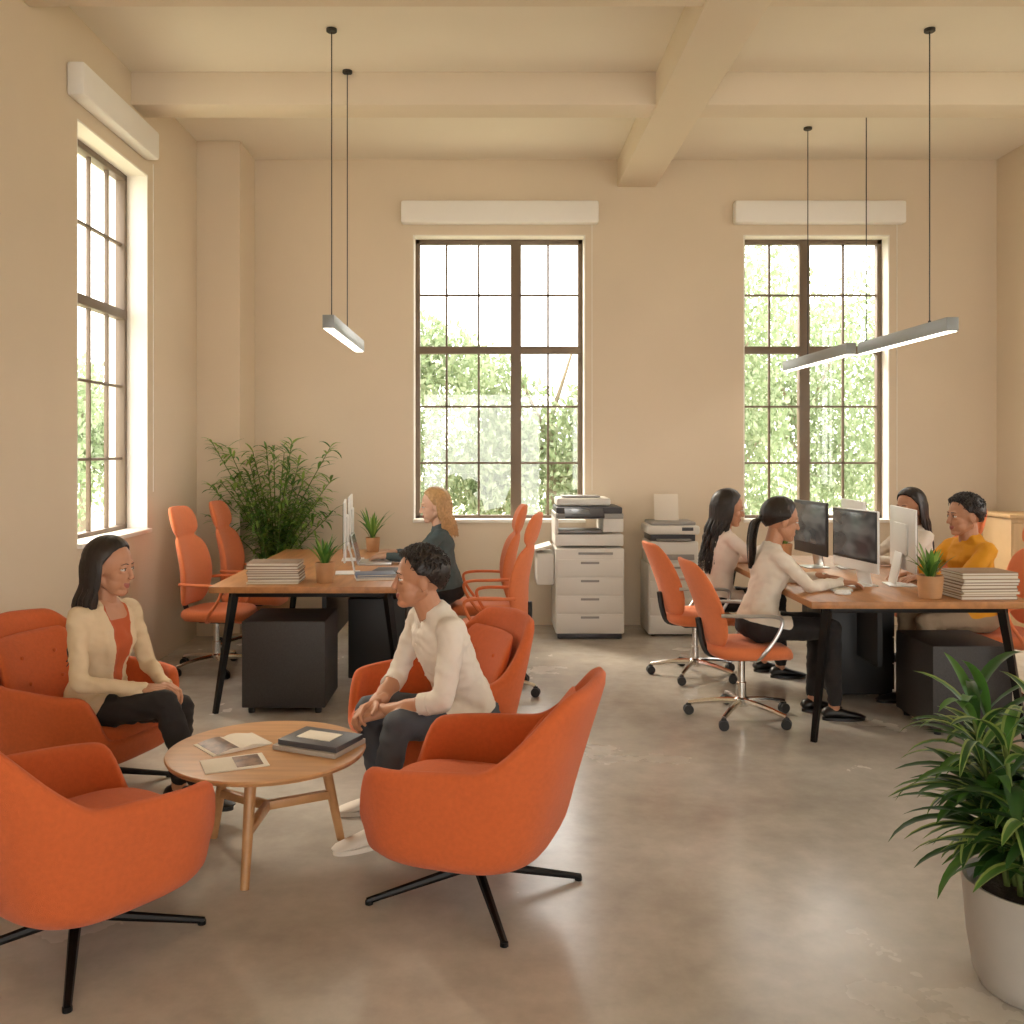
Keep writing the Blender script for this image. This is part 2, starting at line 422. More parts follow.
# ---------------------------------------------------------------- coffee table
ct=root('coffee_table',(-.91,3.88,0))
bm=bmesh.new(); add_lathe(bm,[(.36,.402),(.393,.412),(.40,.425),(.397,.432),(.39,.434)],n=72); finish('top',bm,woodT,ct)
bm=bmesh.new()
for a in(-92,28,148):
    c,s=math.cos(R(a)),math.sin(R(a))
    add_tube(bm,[(c*.23,s*.23,.405),(c*.315,s*.315,0)],(.024,.017),12,1)
    add_box(bm,(.27,.03,.035),(c*.135,s*.135,.20),.004,0,(0,0,R(a)))
    add_box(bm,(.24,.04,.022),(c*.13,s*.13,.392),.003,0,(0,0,R(a)))
finish('legs',bm,woodT,ct)
magC=M('magazine_print',S(120,92,74),.5,var=(22,.6)); bookD=M('book_dark',S(70,70,74),.45); bookG=M('book_grey',S(170,160,148),.6)
def magazine(name,loc,rz,w=.2,h=.27,t=.008,mats=None):
    e=root(name,loc,rz); mats=mats or [paperM,magC]
    bm=bmesh.new()
    for sgn in(-1,1):
        rg=[]
        for i in range(9):
            u=i/8; x=sgn*u*w; z=.004+t*2*math.sin(math.pi*min(1,u*1.0+.12))*(1-u*.6)
            rg.append([Vector((x,-h/2,0)),Vector((x,-h/2,z)),Vector((x,h/2,z)),Vector((x,h/2,0))])
        add_rings(bm,rg)
    for f in bm.faces:
        c=f.calc_center_median()
        if c.x<-.01 and abs(c.y)<h*.49 and c.z>.005: f.material_index=1
    finish('pages',bm,mats,e,recalc=True); return e
magazine('open_magazine',(-1.06,3.92,.434),R(40),.13,.19)
e=root('magazine',(-.99,3.68,.434),R(24)); boxes('pages',[((.24,.16,.006),(0,0,.003),0),((.1,.13,.002),(.05,.0,.0068),1)],[paperM,magC],e,.001)
e=root('book_stack',(-.70,3.90,.434),R(-24))
boxes('books',[((.30,.23,.02),(0,0,.01),0),((.292,.22,.018),(0,0,.0105),1),((.28,.2,.022),(.01,-.005,.032),2),((.16,.1,.001),(.0,0,.0437),1)],[bookG,paperM,bookD],e,.002)
# ---------------------------------------------------------------- office chair
def office_chair_build(name,loc,rz,tall=True):
    e=root(name,loc,rz)
    bm=bmesh.new(); rings=[]
    if tall: rows=[(.495,-.215,.13,.012),(.505,-.215,.16,.025),(.55,-.212,.20,.034),(.64,-.205,.228,.038),(.74,-.205,.238,.038),(.85,-.225,.235,.036),(.94,-.248,.215,.034),(.985,-.262,.18,.026),(1.0,-.266,.14,.016),(1.018,-.27,.14,.016),(1.035,-.274,.18,.028),(1.09,-.284,.19,.036),(1.16,-.305,.185,.034),(1.21,-.32,.16,.026),(1.23,-.328,.12,.012)]
    else: rows=[(.46,-.19,.13,.012),(.47,-.192,.17,.024),(.52,-.20,.20,.033),(.60,-.215,.222,.037),(.70,-.245,.23,.037),(.80,-.285,.226,.035),(.88,-.32,.212,.032),(.94,-.35,.19,.028),(.975,-.368,.16,.02),(.985,-.374,.13,.01)]
    for z,x,w,t in rows:
        rg=[]
        for j in range(32):
            a=2*math.pi*j/32;c,s=math.cos(a),math.sin(a);n=2.8
            r=(abs(c)**n+abs(s)**n)**(-1/n); y=s*r*w; rg.append(Vector((x+c*r*t+1.1*y*y,y,z)))
        rings.append(rg)
    add_rings(bm,rings); finish('backrest',bm,orangeL,e,ang=60,subsurf=1)
    bm=bmesh.new(); rings=[]
    for sc,z in((.7,.395),(.93,.40),(1.0,.425),(1.0,.45),(.96,.468),(.85,.476),(.5,.474),(.2,.472)):
        rg=[]
        for j in range(40):
            a=2*math.pi*j/40;c,s=math.cos(a),math.sin(a);n=3.6
            r=(abs(c)**n+abs(s)**n)**(-1/n); x=.03+c*r*sc*.25; rg.append(Vector((x,s*r*sc*.25,z-.04*max(0,(x-.18)/.1)**2)))
        rings.append(rg)
    add_rings(bm,rings); finish('seat',bm,orangeL,e,ang=60)
    bm=bmesh.new(); bx=-.18 if tall else -.2
    for s in(-1,1):
        add_tube(bm,[(bx,.235*s,.67),(-.05,.275*s,.672),(.10,.275*s,.668),(.155,.272*s,.64),(.13,.27*s,.56),(.06,.265*s,.46),(.02,.22*s,.40),(.0,.1*s,.385)],.0115,8,5)
    finish('armrests',bm,[orangeL if tall else alu],e)
    bm=bmesh.new()
    add_box(bm,(.22,.16,.035),(0,0,.38),.01)
    add_tube(bm,[(-.08,0,.385),(-.2,0,.40),(-.245,0,.48),(-.25 if tall else -.27,0,.62)],.02,8,4)
    finish('tilt_mechanism',bm,blackP,e)
    bm=bmesh.new()
    add_lathe(bm,[(.042,.075),(.045,.12),(.03,.13),(.03,.22),(.022,.222),(.022,.37)],n=20)
    for k in range(5):
        a=k*2*math.pi/5+.3; c,s=math.cos(a),math.sin(a)
        add_tube(bm,[(c*.02,s*.02,.105),(c*.16,s*.16,.098),(c*.32,s*.32,.072)],(.022,.014),8,3)
    finish('star_base',bm,chromeM,e)
    bm=bmesh.new()
    for k in range(5):
        a=k*2*math.pi/5+.3; c,s=math.cos(a)*.32,math.sin(a)*.32
        b=a+k*1.7
        for o in(-.014,.014):
            m=Matrix.Translation((c,s,.03))@Matrix.Rotation(b,4,'Z')@Matrix.Rotation(R(90),4,'X')
            r=bmesh.ops.create_cone(bm,cap_ends=True,segments=20,radius1=.03,radius2=.03,depth=.016,matrix=m@Matrix.Translation((0,0,o)))
        add_box(bm,(.03,.02,.03),(c,s,.055),.005)
    finish('casters',bm,blackP,e)
    return e
tc_=office_chair_build('task_chair',(1.55,5.86,0),R(4),False)
instance(tc_,'task_chair',(1.50,6.95,0),R(8))
oc=office_chair_build('office_chair',(-2.05,7.12,0),R(-8))
for (x,y,r) in((-1.98,7.9,-4),(-.05,7.4,182),(.02,6.5,172),(3.36,6.2,184),(3.36,7.15,182),(3.55,5.5,172)):
    instance(oc,'office_chair',(x,y,0),R(r))
# ---------------------------------------------------------------- desks
DZ=.80
def desk(name,x0,x1,y0,y1):
    cx,cy=(x0+x1)/2,(y0+y1)/2; e=root(name,(cx,cy,0)); w=x1-x0; l=y1-y0
    bm=bmesh.new(); add_box(bm,(w,l,.04),(0,0,DZ-.02),.004); finish('top',bm,woodD,e)
    bm=bmesh.new()
    for sy in(-1,1):
        for sx in(-1,1):
            xo=sx*(w/2-.13); xi=sx*(w/2-.03)
            add_tube(bm,[(xo,sy*(l/2-.12),DZ-.05),(xi,sy*(l/2-.05),0)],(.032,.02),4,1)
        add_box(bm,(w-.2,.05,.04),(0,sy*(l/2-.13),DZ-.06),.003)
    for sx in(-1,1): add_box(bm,(.04,l-.3,.04),(sx*(w/2-.16),0,DZ-.06),.003)
    finish('legs',bm,blackM,e)
    box('modesty_panel',(.03,l-.9,.42),(0,.15,DZ-.29),blackP,e)
    return e
desk('office_desk',-1.75,-.52,5.9,8.15)
desk('office_desk',1.80,3.06,5.32,7.65)
def pedestal(name,loc,rz,w=.5,d=.5,h=.62,mat=darkG):
    e=root(name,loc,rz)
    boxes('carcass',[((w,d,h-.04),(0,0,.04+(h-.04)/2),0,.006)],mat,e)
    boxes('drawers',[((w-.012,.016,(h-.08)/3-.008),(0,-d/2-.006,.07+(h-.08)/3*(k+.5)),0,.003) for k in range(3)],mat,e)
    boxes('handles',[((.12,.012,.01),(0,-d/2-.02,.07+(h-.08)/3*(k+.85)),0,.002) for k in range(3)],blackM,e)
    bm=bmesh.new()
    for sx in(-1,1):
        for sy in(-1,1): add_lathe(bm,[(.02,0),(.022,.02),(.02,.042)],c=(sx*(w/2-.05),sy*(d/2-.05),0),n=12)
    finish('feet',bm,blackP,e)
pedestal('drawer_pedestal',(-1.29,6.18,0),R(180),.52,.5,.58)
pedestal('drawer_pedestal',(-.80,6.95,0),R(90),.5,.4,.6,blackP)
pedestal('drawer_pedestal',(2.78,5.72,0),R(180),.46,.5,.52)
pedestal('drawer_pedestal',(2.45,6.5,0),R(90),.5,.4,.6,blackP)
# ---------------------------------------------------------------- desktop items
def display(name,loc,rz,front=screenM,body=iwhite,w=.54,h=.36):
    e=root(name,loc,rz)
    boxes('panel',[((.016,w,h),(0,0,.10+h/2),0,.006),((.02,w*.5,h*.5),(-.014,0,.10+h/2),0,.009)],body,e)
    boxes('bezel',[((.002,w-.008,h-.07),(.0088,0,.10+h/2+.028),0,.0005)],blackP,e)
    boxes('screen',[((.002,w-.04,h-.10),(.0102,0,.10+h/2+.028),0,.0004)],front,e)
    boxes('stand',[((.01,.16,.2),(-.045,0,.11),0,.003,(0,R(12),0)),((.17,.18,.008),(-.02,0,.004),0,.003)],body if body is iwhite else alu,e)
def keyboard(name,loc,rz,mat=iwhite):
    e=root(name,loc,rz)
    boxes('tray',[((.12,.36,.012),(0,0,.006),0,.004)],mat,e)
    boxes('keys',[((.016,.016,.006),(-.046+i*.0185,-.165+j*.0195,.0145),0,.001) for i in range(6) for j in range(18)],paperM,e)
def mouse(loc):
    e=root('computer_mouse',loc); bm=bmesh.new(); add_ell(bm,(0,0,.008),(.05,.03,.02)); 
    for v in bm.verts: v.co.z=max(v.co.z,0)
    finish('shell',bm,iwhite,e)
display('desktop_computer',(-1.0,6.55,DZ),R(188),h=.40); display('desktop_computer',(-1.08,7.35,DZ),R(186),h=.40)
display('computer_monitor',(2.30,5.98,DZ),R(188),body=iwhite,h=.38); display('computer_monitor',(2.33,6.9,DZ),R(186),body=blackP,h=.38)
display('desktop_computer',(2.60,5.98,DZ),R(-8),h=.39); display('desktop_computer',(2.62,6.85,DZ),R(-4),h=.39)
keyboard('keyboard',(2.12,5.88,DZ),0); keyboard('keyboard',(2.10,6.95,DZ),0); keyboard('keyboard',(2.82,6.15,DZ),0); keyboard('keyboard',(-1.45,6.7,DZ),0)
mouse((2.08,5.6,DZ))
e=root('laptop',(-.86,7.15,DZ),R(4))
boxes('base',[((.24,.33,.014),(0,0,.007),0,.005)],alu,e); boxes('lid',[((.008,.33,.22),(-.15,0,.115),0,.003,(0,R(-14),0))],alu,e)
boxes('screen',[((.001,.31,.2),(-.1452,0,.116),0,0,(0,R(-14),0))],screenM,e)
bc=[M('book_%d'%i,S(*c),.6) for i,c in enumerate([(204,184,154),(170,142,110),(140,116,94),(210,196,168),(150,122,94)])]
def book_stack(name,loc,rz,n,w=.33,d=.24,mats=bc,t=(.012,.022)):
    e=root(name,loc,rz); z=0; lst=[]; 
    for i in range(n):
        h=random.uniform(*t); ox,oy=random.uniform(-.008,.008),random.uniform(-.008,.008); k=random.randrange(len(mats))
        lst+=[((w,d,.003),(ox,oy,z+.0015),k,.0008),((w-.008,d-.008,h-.005),(ox,oy-.002,z+h/2),len(mats),.0008),((w,d,.003),(ox,oy,z+h-.0015),k,.0008)]
        z+=h
    boxes('books',lst,list(mats)+[paperM],e)
book_stack('magazine_stack',(-1.38,6.14,DZ),R(2),8); book_stack('magazine_stack',(2.83,5.50,DZ),R(3),9)
blues=[M('folder_blue',S(92,104,128),.5),M('folder_dark',S(60,62,70),.5),paperM]
book_stack('folder_stack',(-.76,6.3,DZ),R(12),3,.26,.2,blues,(.008,.014))
book_stack('folder_stack',(-.70,6.62,DZ),R(-6),2,.22,.3,blues,(.006,.01))
# ---------------------------------------------------------------- plants
def add_blade(bm,base,az,L,w,e0,droop,n=8,mi=0,edge=None,fold=.25):
    p=Vector(base); el=e0; d=L/n; ca,sa=math.cos(az),math.sin(az); side=Vector((-sa,ca,0)); prev=None
    for i in range(n+1):
        t=i/n; ww=w*.5*(math.sin(math.pi*min(1,(t*.88+.08)))**.8) if t<1 else .0005
        up=Vector((-ca*math.sin(el),-sa*math.sin(el),math.cos(el)))
        c=[p-side*ww+up*ww*fold,p-side*ww*.6+up*ww*fold*.4,p,p+side*ww*.6+up*ww*fold*.4,p+side*ww+up*ww*fold]
        cur=[bm.verts.new(q) for q in c]
        if prev:
            for k in range(4):
                f=bm.faces.new((prev[k],prev[k+1],cur[k+1],cur[k])); f.material_index=edge if (edge is not None and k in(0,3)) else mi; f.smooth=True
        prev=cur
        p=p+Vector((ca*math.cos(el),sa*math.cos(el),math.sin(el)))*d; el-=droop/n
def small_plant(name,loc,h=.22,n=26,potr=.06,poth=.11,seed=1):
    rnd=random.Random(seed); e=root(name,loc)
    bm=bmesh.new(); add_lathe(bm,[(potr*.8,0),(potr*.85,.004),(potr,poth*.9),(potr,poth),(potr*.9,poth),(potr*.88,poth*.85)],n=28); finish('pot',bm,potT,e)
    bm=bmesh.new(); add_lathe(bm,[(potr*.88,poth*.8),(potr*.88,poth*.88)],n=20); finish('soil',bm,soilM,e)
    bm=bmesh.new()
    for i in range(n):
        a=rnd.uniform(0,6.28); add_blade(bm,(math.cos(a)*potr*.4*rnd.random(),math.sin(a)*potr*.4*rnd.random(),poth*.85),a,h*rnd.uniform(.5,1),.022,R(rnd.uniform(55,88)),R(rnd.uniform(5,60)),6,rnd.choice([0,0,1,2]))
    finish('leaves',bm,[leafA,bamA,bamB],e,recalc=False,ang=180)
small_plant('potted_succulent',(-1.06,6.1,DZ),.22,34,.062,.13,1)
small_plant('potted_succulent',(2.53,5.46,DZ),.22,34,.072,.13,2)
small_plant('potted_succulent',(-.98,7.95,DZ),.3,30,.06,.12,3)
small_plant('potted_succulent',(2.30,7.45,DZ),.26,30,.07,.12,4)
def big_plant(name,loc):
    rnd=random.Random(11); e=root(name,loc)
    bm=bmesh.new(); add_lathe(bm,[(.135,0),(.15,.01),(.168,.05),(.186,.16),(.196,.28),(.20,.325),(.196,.333),(.183,.33),(.178,.30)],n=56); finish('pot',bm,potG,e)
    bm=bmesh.new(); add_lathe(bm,[(.18,.28),(.18,.295),(.08,.31),(.01,.31)],n=32); finish('soil',bm,soilM,e)
    bm=bmesh.new(); bs=bmesh.new()
    for k in range(17):
        a=rnd.uniform(0,6.28); r=rnd.uniform(.01,.12); b=Vector((math.cos(a)*r,math.sin(a)*r,.30)); h=rnd.uniform(.16,.54)
        top=b+Vector((math.cos(a)*r*1.3,math.sin(a)*r*1.3,h))
        add_tube(bs,[b,(b+top)/2+Vector((.005,0,0)),top],(.009,.006),7,3)
        nl=rnd.randint(14,18)
        for i in range(nl):
            t=.3+.7*i/nl; p=b.lerp(top,t); aa=i*2.4+rnd.uniform(-.3,.3)+a
            add_blade(bm,p,aa,rnd.uniform(.22,.36),rnd.uniform(.032,.048),R(rnd.uniform(20,62) if t<.85 else rnd.uniform(45,80)),R(rnd.uniform(55,115)),9,rnd.choice([0,1,1]),2 if rnd.random()<.45 else None)
    finish('stems',bs,stemM,e); finish('leaves',bm,[leafA,leafB,leafC],e,recalc=False,ang=180)
big_plant('potted_dracaena',(1.66,2.90,0))
def bamboo(name,loc):
    rnd=random.Random(5); e=root(name,loc)
    bm=bmesh.new(); add_lathe(bm,[(.13,0),(.15,.02),(.17,.36),(.17,.4),(.155,.4),(.15,.36)],n=36); finish('pot',bm,potT,e)
    bm=bmesh.new(); add_lathe(bm,[(.15,.34),(.15,.37)],n=24); finish('soil',bm,soilM,e)
    bm=bmesh.new(); bs=bmesh.new()
    for k in range(32):
        a=rnd.uniform(0,6.28); b=Vector((math.cos(a)*.08*rnd.random(),math.sin(a)*.08*rnd.random(),.36)); h=rnd.uniform(.55,1.36); sp=rnd.uniform(.12,.66)*(1.3-h*.4)
        P=[b,b+Vector((math.cos(a)*sp*.25,math.sin(a)*sp*.25,h*.5)),b+Vector((math.cos(a)*sp,math.sin(a)*sp,h))]
        add_tube(bs,P,(.008,.003),6,4)
        SP=smooth_path(P,14)
        for i in range(9,len(SP)):
            for q in range(3):
                add_blade(bm,SP[i],rnd.uniform(0,6.28),rnd.uniform(.10,.19),rnd.uniform(.018,.028),R(rnd.uniform(-5,50)),R(rnd.uniform(20,80)),5,rnd.choice([0,0,2,2,1]))
    for m_ in(bm,bs):
        for v in m_.verts:
            X,Y_=v.co.x+loc[0],v.co.y+loc[1]
            lim=8.90 if X>-2.18 else 8.39
            if Y_>lim: v.co.y=lim-loc[1]-.004*random.random()
            if X<-2.55: v.co.x=-2.55-loc[0]
    finish('stems',bs,stemM,e); finish('leaves',bm,[bamA,leafA,bamB],e,recalc=False,ang=180)
bamboo('potted_bamboo',(-1.90,8.42,0))
# ---------------------------------------------------------------- printers
e=root('photocopier',(.87,8.55,0))
W,D=.60,.56
boxes('body',[((W,D,.74),(0,0,.42),0,.012),((W-.04,D-.04,.05),(0,0,.03),2,.004),((W,.5,.10),(0,.02,.86),0,.01),((.03,.5,.2),(-W/2+.015,.02,1.0),0,.008),((.18,.5,.12),(W/2-.09,.02,.99),0,.01),((W,.5,.05),(0,.02,1.07),1,.01),((W-.02,.5,.06),(0,.02,1.12),2,.012),((.48,.36,.07),(-.04,.05,1.19),0,.02),((.34,.26,.012),(-.06,.03,1.235),1,.004),((W-.2,.3,.02),(-.08,-.02,.93),1,.003)],[printW,printG,printD],e)
boxes('control_panel',[((.34,.14,.02),(-.05,-.29,1.10),0,.004,(R(28),0,0)),((.16,.09,.004),(-.08,-.291,1.112),1,.001,(R(28),0,0))],[printD,screenM],e)
boxes('drawers',[((W-.03,.014,.145),(0,-D/2-.004,.15+i*.158),0,.004) for i in range(4)]+[((.16,.008,.02),(0,-D/2-.012,.195+i*.158),1,.003) for i in range(4)]+[((.3,.008,.02),(.05,-D/2-.006,.75),1,.002)],[printW,printG],e)
boxes('side_tray',[((.16,.4,.28),(-W/2-.08,0,.60),0,.02),((.2,.34,.02),(-W/2-.12,0,.78),0,.004,(0,R(-16),0))],[printW],e)
bm=bmesh.new(); [add_lathe(bm,[(.025,0),(.028,.02),(.025,.04)],c=(sx*.25,sy*.22,0),n=12) for sx in(-1,1) for sy in(-1,1)]; finish('feet',bm,blackP,e)
e=root('printer_cabinet',(1.63,8.62,0))
boxes('carcass',[((.46,.44,.62),(0,0,.33),0,.01)],printW,e)
boxes('drawers',[((.43,.014,.14),(0,-.224,.115+i*.152),0,.004) for i in range(4)]+[((.12,.008,.018),(0,-.232,.155+i*.152),1,.003) for i in range(4)],[printW,printG],e)
bm=bmesh.new(); [add_lathe(bm,[(.02,0),(.02,.025)],c=(sx*.18,sy*.17,0),n=10) for sx in(-1,1) for sy in(-1,1)]; finish('feet',bm,blackP,e)
e=root('laser_printer',(1.63,8.62,.64))
boxes('body',[((.44,.40,.2),(0,0,.10),0,.02),((.46,.42,.08),(0,0,.30),0,.02),((.40,.36,.08),(0,.02,.23),1,.01),((.3,.3,.012),(0,-.08,.215),2,.003),((.36,.012,.05),(0,-.204,.06),2,.003),((.4,.36,.03),(0,0,.355),2,.01),((.1,.012,.03),(.12,-.21,.31),1,.002)],[printW,printD,printG],e)
boxes('paper_sheet',[((.22,.004,.26),(-.02,.06,.48),0,.001,(R(-12),0,0))],paperM,e)
e=root('storage_cabinet',(4.6,8.16,0))
cabM=M('cabinet_maple',S(200,166,122),.5,var=(3,.08),stretch=(6,1,1))
boxes('carcass',[((.5,.46,1.08),(0,0,.54),0,.005),((.54,.5,.03),(0,0,1.095),0,.004)],cabM,e)
boxes('doors',[((.235,.014,.98),(s*.122,-.236,.55),0,.003) for s in(-1,1)],cabM,e); boxes('handles',[((.012,.02,.12),(s*.02,-.252,.6),0,.003) for s in(-1,1)],chromeM,e)
# ---------------------------------------------------------------- pendants
def pendant(name,x,y0,y1,z,cords):
    e=root(name,(x,(y0+y1)/2,z)); l=y1-y0; cy=(y0+y1)/2
    boxes('housing',[((.075,l,.085),(0,0,0),0,.004)],lampM,e)
    boxes('diffuser',[((.062,l-.02,.006),(0,0,-.0445),0,.001)],lampE,e)
    bm=bmesh.new()
    for c in cords:
        add_tube(bm,[(0,c-cy,.04),(0,c-cy,ZC-z-.01)],.004,6,1); add_lathe(bm,[(.03,ZC-z-.022),(.035,ZC-z-.018),(.035,ZC-z-.001)],c=(0,c-cy,0),n=18)
        add_lathe(bm,[(.01,.04),(.01,.06)],c=(0,c-cy,0),n=10)
    finish('cords',bm,cordM,e)
pendant('pendant_light',-1.03,6.05,7.5,2.47,(6.18,6.86))
pendant('pendant_light',2.86,5.87,7.3,2.43,(6.18,7.22))
pendant('pendant_light',2.70,7.10,8.65,2.41,(8.07,))
# ---------------------------------------------------------------- people
def skinmat(n,c): return M(n,S(*c),.5,var=(25,.02))
skinB=skinmat('skin_brown',(190,138,107)); skinF=skinmat('skin_fair',(220,178,152))
lipM=M('lips',S(162,92,82),.45); eyeW=M('eye_white',S(215,208,200),.25); irisM=M('iris',S(36,24,18),.2)
hairD=M('hair_dark',S(34,25,21),.45,var=(60,.3)); hairBl=M('hair_blonde',S(190,150,100),.45,var=(60,.2))
def cloth(n,c,r=.85): return M(n,S(*c),r,var=(5,.03),bump=(60,.25),sheen=.1)
def make_hand(name,wrist,d,up,side,curl,skin,parent,sc=1.):
    bm=bmesh.new()
    add_cap(bm,(-.05,0,0),.024,(.0,0,0),.024)
    for k,y in enumerate((-.027,-.009,.009,.027)):
        add_cap(bm,(.0,y*.6,0),.017,(.082-.004*abs(k-2),y,.002),.0125)
    Ls=[(.034,.022,.018),(.040,.026,.02),(.043,.028,.021),(.038,.024,.02)]
    for k,y in enumerate((-.031,-.0105,.0105,.031)):
        yy=y*side; p=Vector((.085-.005*abs(k-2),yy,.002)); a=0; sp=yy*2.2
        for j,l in enumerate(Ls[k]):
            a+=R(curl)*(1 if j else .8)
            q=p+Vector((math.cos(a)*math.cos(sp),math.cos(a)*math.sin(sp),-math.sin(a)))*l
            add_cap(bm,p,.0092-.0008*j,q,.0086-.0008*j,10); p=q
    p=Vector((.02,.028*side,-.004)); 
    for (dx,dy,dz,l,r) in((.55,.75,-.35,.045,.0125),(.8,.5,-.35,.034,.0105),(.95,.15,-.35,.026,.009)):
        q=p+Vector((dx,dy*side,dz)).normalized()*l; add_cap(bm,p,r,q,r*.92,10); p=q
    o=remesh(name,bm,.0034,2,parent,[skin])
    d=Vector(d).normalized(); up=Vector(up); up=(up-d*up.dot(d)).normalized(); y=up.cross(d)
    m=Matrix((d,y,up)).transposed().to_4x4()
    o.matrix_local=Matrix.Translation(wrist)@m@Matrix.Diagonal((sc,sc,sc,1)); return o
def hairline(t,style):
    if style=='short':
        pts=[(0,40),(35,35),(58,14),(70,-2),(90,-4),(108,-22),(140,-38),(180,-42)]
    else: pts=[(0,43),(25,40),(45,31),(62,12),(76,-10),(100,-22),(140,-40),(180,-48)]
    for (a,b),(c,d) in zip(pts,pts[1:]):
        if t<=c: return b+(d-b)*(t-a)/(c-a)
    return pts[-1][1]
def make_head(parent,C,yaw,pitch,skin,hairm,style,neckbase,sc=1.08,female=True,roll=0):
    Mx=Matrix.Translation(C)@Euler((R(roll),R(pitch),R(yaw)),'XYZ').to_matrix().to_4x4()@Matrix.Diagonal((sc,sc,sc,1))
    inv=Mx.inverted(); nb=inv@Vector(neckbase)
    bm=bmesh.new(); f=.94 if female else 1.0
    add_ell(bm,(-.014,0,.032),(.098,.077,.09))
    add_ell(bm,(.026,0,-.028),(.060,.057*f,.082))
    add_ell(bm,(.056,0,-.094),(.026,.026*f,.019))
    for s in(-1,1):
        add_cap(bm,(-.012,.055*s*f,-.045),.018,(.05,.017*s,-.094),.017)
        add_ell(bm,(.045,.034*s,-.027),(.028,.024,.028))
        add_ell(bm,(-.006,.077*s,-.008),(.019,.009,.031),Euler((0,R(12),R(-18*s))).to_matrix())
        add_ell(bm,(.097,.0095*s,-.035),(.009,.007,.0065))
        add_ell(bm,(.034,.030*s,-.055),(.037,.028,.036))
        add_ell(bm,(.0735,.031*s,.0095),(.0125,.0155,.0062)); add_ell(bm,(.0715,.031*s,-.0065),(.0115,.0155,.006))
    add_cap(bm,(.073,-.03,.024),.012,(.073,.03,.024),.012)
    add_cap(bm,(.079,0,.016),.009,(.101,0,-.029),.0092)
    add_ell(bm,(.079,0,-.0605),(.010,.021,.0055)); add_ell(bm,(.0775,0,-.070),(.010,.018,.006)); add_ell(bm,(.070,0,-.066),(.014,.03,.02))
    rn=.05 if female else .058
    add_cap(bm,(-.022,0,-.06),rn/sc,nb,(rn*1.08)/sc)
    def mf(c,n): return 1 if (abs(c.y)<.023 and c.x>.0765 and -.0765+.012*(c.y/.023)**2<c.z<-.0565+.006*(c.y/.023)**2) else 0
    o=remesh('head',bm,.0036,8,parent,[skin,lipM],mf); o.matrix_local=Mx
    bm=bmesh.new()
    for s in(-1,1):
        add_ell(bm,(.0745,.031*s,.003),(.0105,.0135,.0068),mi=0,seg=14)
        add_ell(bm,(.0812,.031*s,.003),(.0045,.0056,.0056),mi=1,seg=12)
        add_tube(bm,[(.0862,.014*s,.024),(.0855,.03*s,.0285),(.0745,.046*s,.023)],lambda t:.0024*(1-.5*t),6,3,mi=2)
        add_tube(bm,[(.0815,.019*s,.0065),(.0845,.031*s,.0105),(.077,.044*s,.006)],.0014,5,3,mi=1)
    o=finish('eyes_and_brows',bm,[eyeW,irisM,hairm],parent,ang=80); o.matrix_local=Mx
    bm=bmesh.new(); NA=72; NT=12; rings=[]
    rnd=random.Random(len(style)*7)
    def skull(a,e,th):
        d=Vector((math.cos(e)*math.cos(a),math.cos(e)*math.sin(a),math.sin(e)))
        r=1/math.sqrt((d.x/.098)**2+(d.y/.0785)**2+(d.z/.091)**2)
        return Vector((-.014,0,.03))+d*(r+th)
    th0=.017 if style!='short' else .018
    for i in range(NT+2):
        rg=[]
        for j in range(NA):
            a=2*math.pi*j/NA; t=abs(math.degrees(math.atan2(math.sin(a),math.cos(a))))
            hl=hairline(t,style); tt=min(1,i/NT)
            e=R(89.0+(hl-89.0)*tt)
            th=th0*(1-.5*tt**3)
            if i==NT+1: th=-.006
            th+=.0025*noise.noise(Vector((math.cos(a)*9,math.sin(a)*9,tt*2 if style!='short' else tt*9)))*(1.6 if style=='short' else 1)
            rg.append(skull(a,e,th))
        rings.append(rg)
    add_rings(bm,rings)
    def lock(P,r): add_tube(bm,P,lambda t:r*(1-.7*t)*(.5+.5*min(1,t*5)),5,4,flat=.7)
    if style in('long','bob'):
        LL={'long':.33,'bob':.14}[style]; a0={'long':78,'bob':92}[style]
        rings=[]
        for q in range(10):
            u=q/9; z=.0-(LL+.03)*u; wx=.046*(1-.5*u); wy=.080*(1-.35*u)
            rings.append([Vector((-.062-.022*u+wx*math.cos(x),(wy+.004*math.sin(7*x))*math.sin(x),z)) for x in [2*math.pi*i/28 for i in range(28)]])
        add_rings(bm,rings)
        for k in range(170):
            a=R(a0+(360-2*a0)*k/169+rnd.uniform(-2,2)); e0=R(rnd.uniform(20,60))
            p0=skull(a,e0,.0); p1=skull(a,R(-2),.011); L_=LL*rnd.uniform(.75,1.15)
            y=p1.y; p2=Vector((p1.x*.94-.004,p1.y*1.02,-.07)); fx=p1.x*.9-.018
            A_=.014 if style=='long' else .006
            wv=A_*math.sin(k*.37+1.)+rnd.uniform(-.004,.004); wu=A_*math.cos(k*.37)
            pts=[p0,p1,p2]
            for q,(ky) in enumerate((.98,.97,.93,.80)):
                sgn=1 if q%2 else -1
                pts.append(Vector((fx-.006*q+sgn*wv,y*ky+sgn*wu*.6,-.07-L_*(q+1)/4)))
            lock(pts,.0105)
    if style=='pony':
        for k in range(60):
            a=R(76+208*k/59); lock([skull(a,R(28),.010),skull(a,R(-6),.010),Vector((-.110,.012*math.sin(a),-.002))],.010)
        add_ell(bm,(-.116,0,0),(.02,.02,.02),seg=12)
        for k in range(50):
            oy,ox=rnd.uniform(-.022,.022),rnd.uniform(-.016,.016)
            lock([(-.11,oy*.4,.0),(-.148+ox,oy,-.03),(-.155+ox,oy*1.3,-.12),(-.145+ox,oy*1.2,-.2),(-.138+ox*.5,oy*.4,-.29)],.0095)
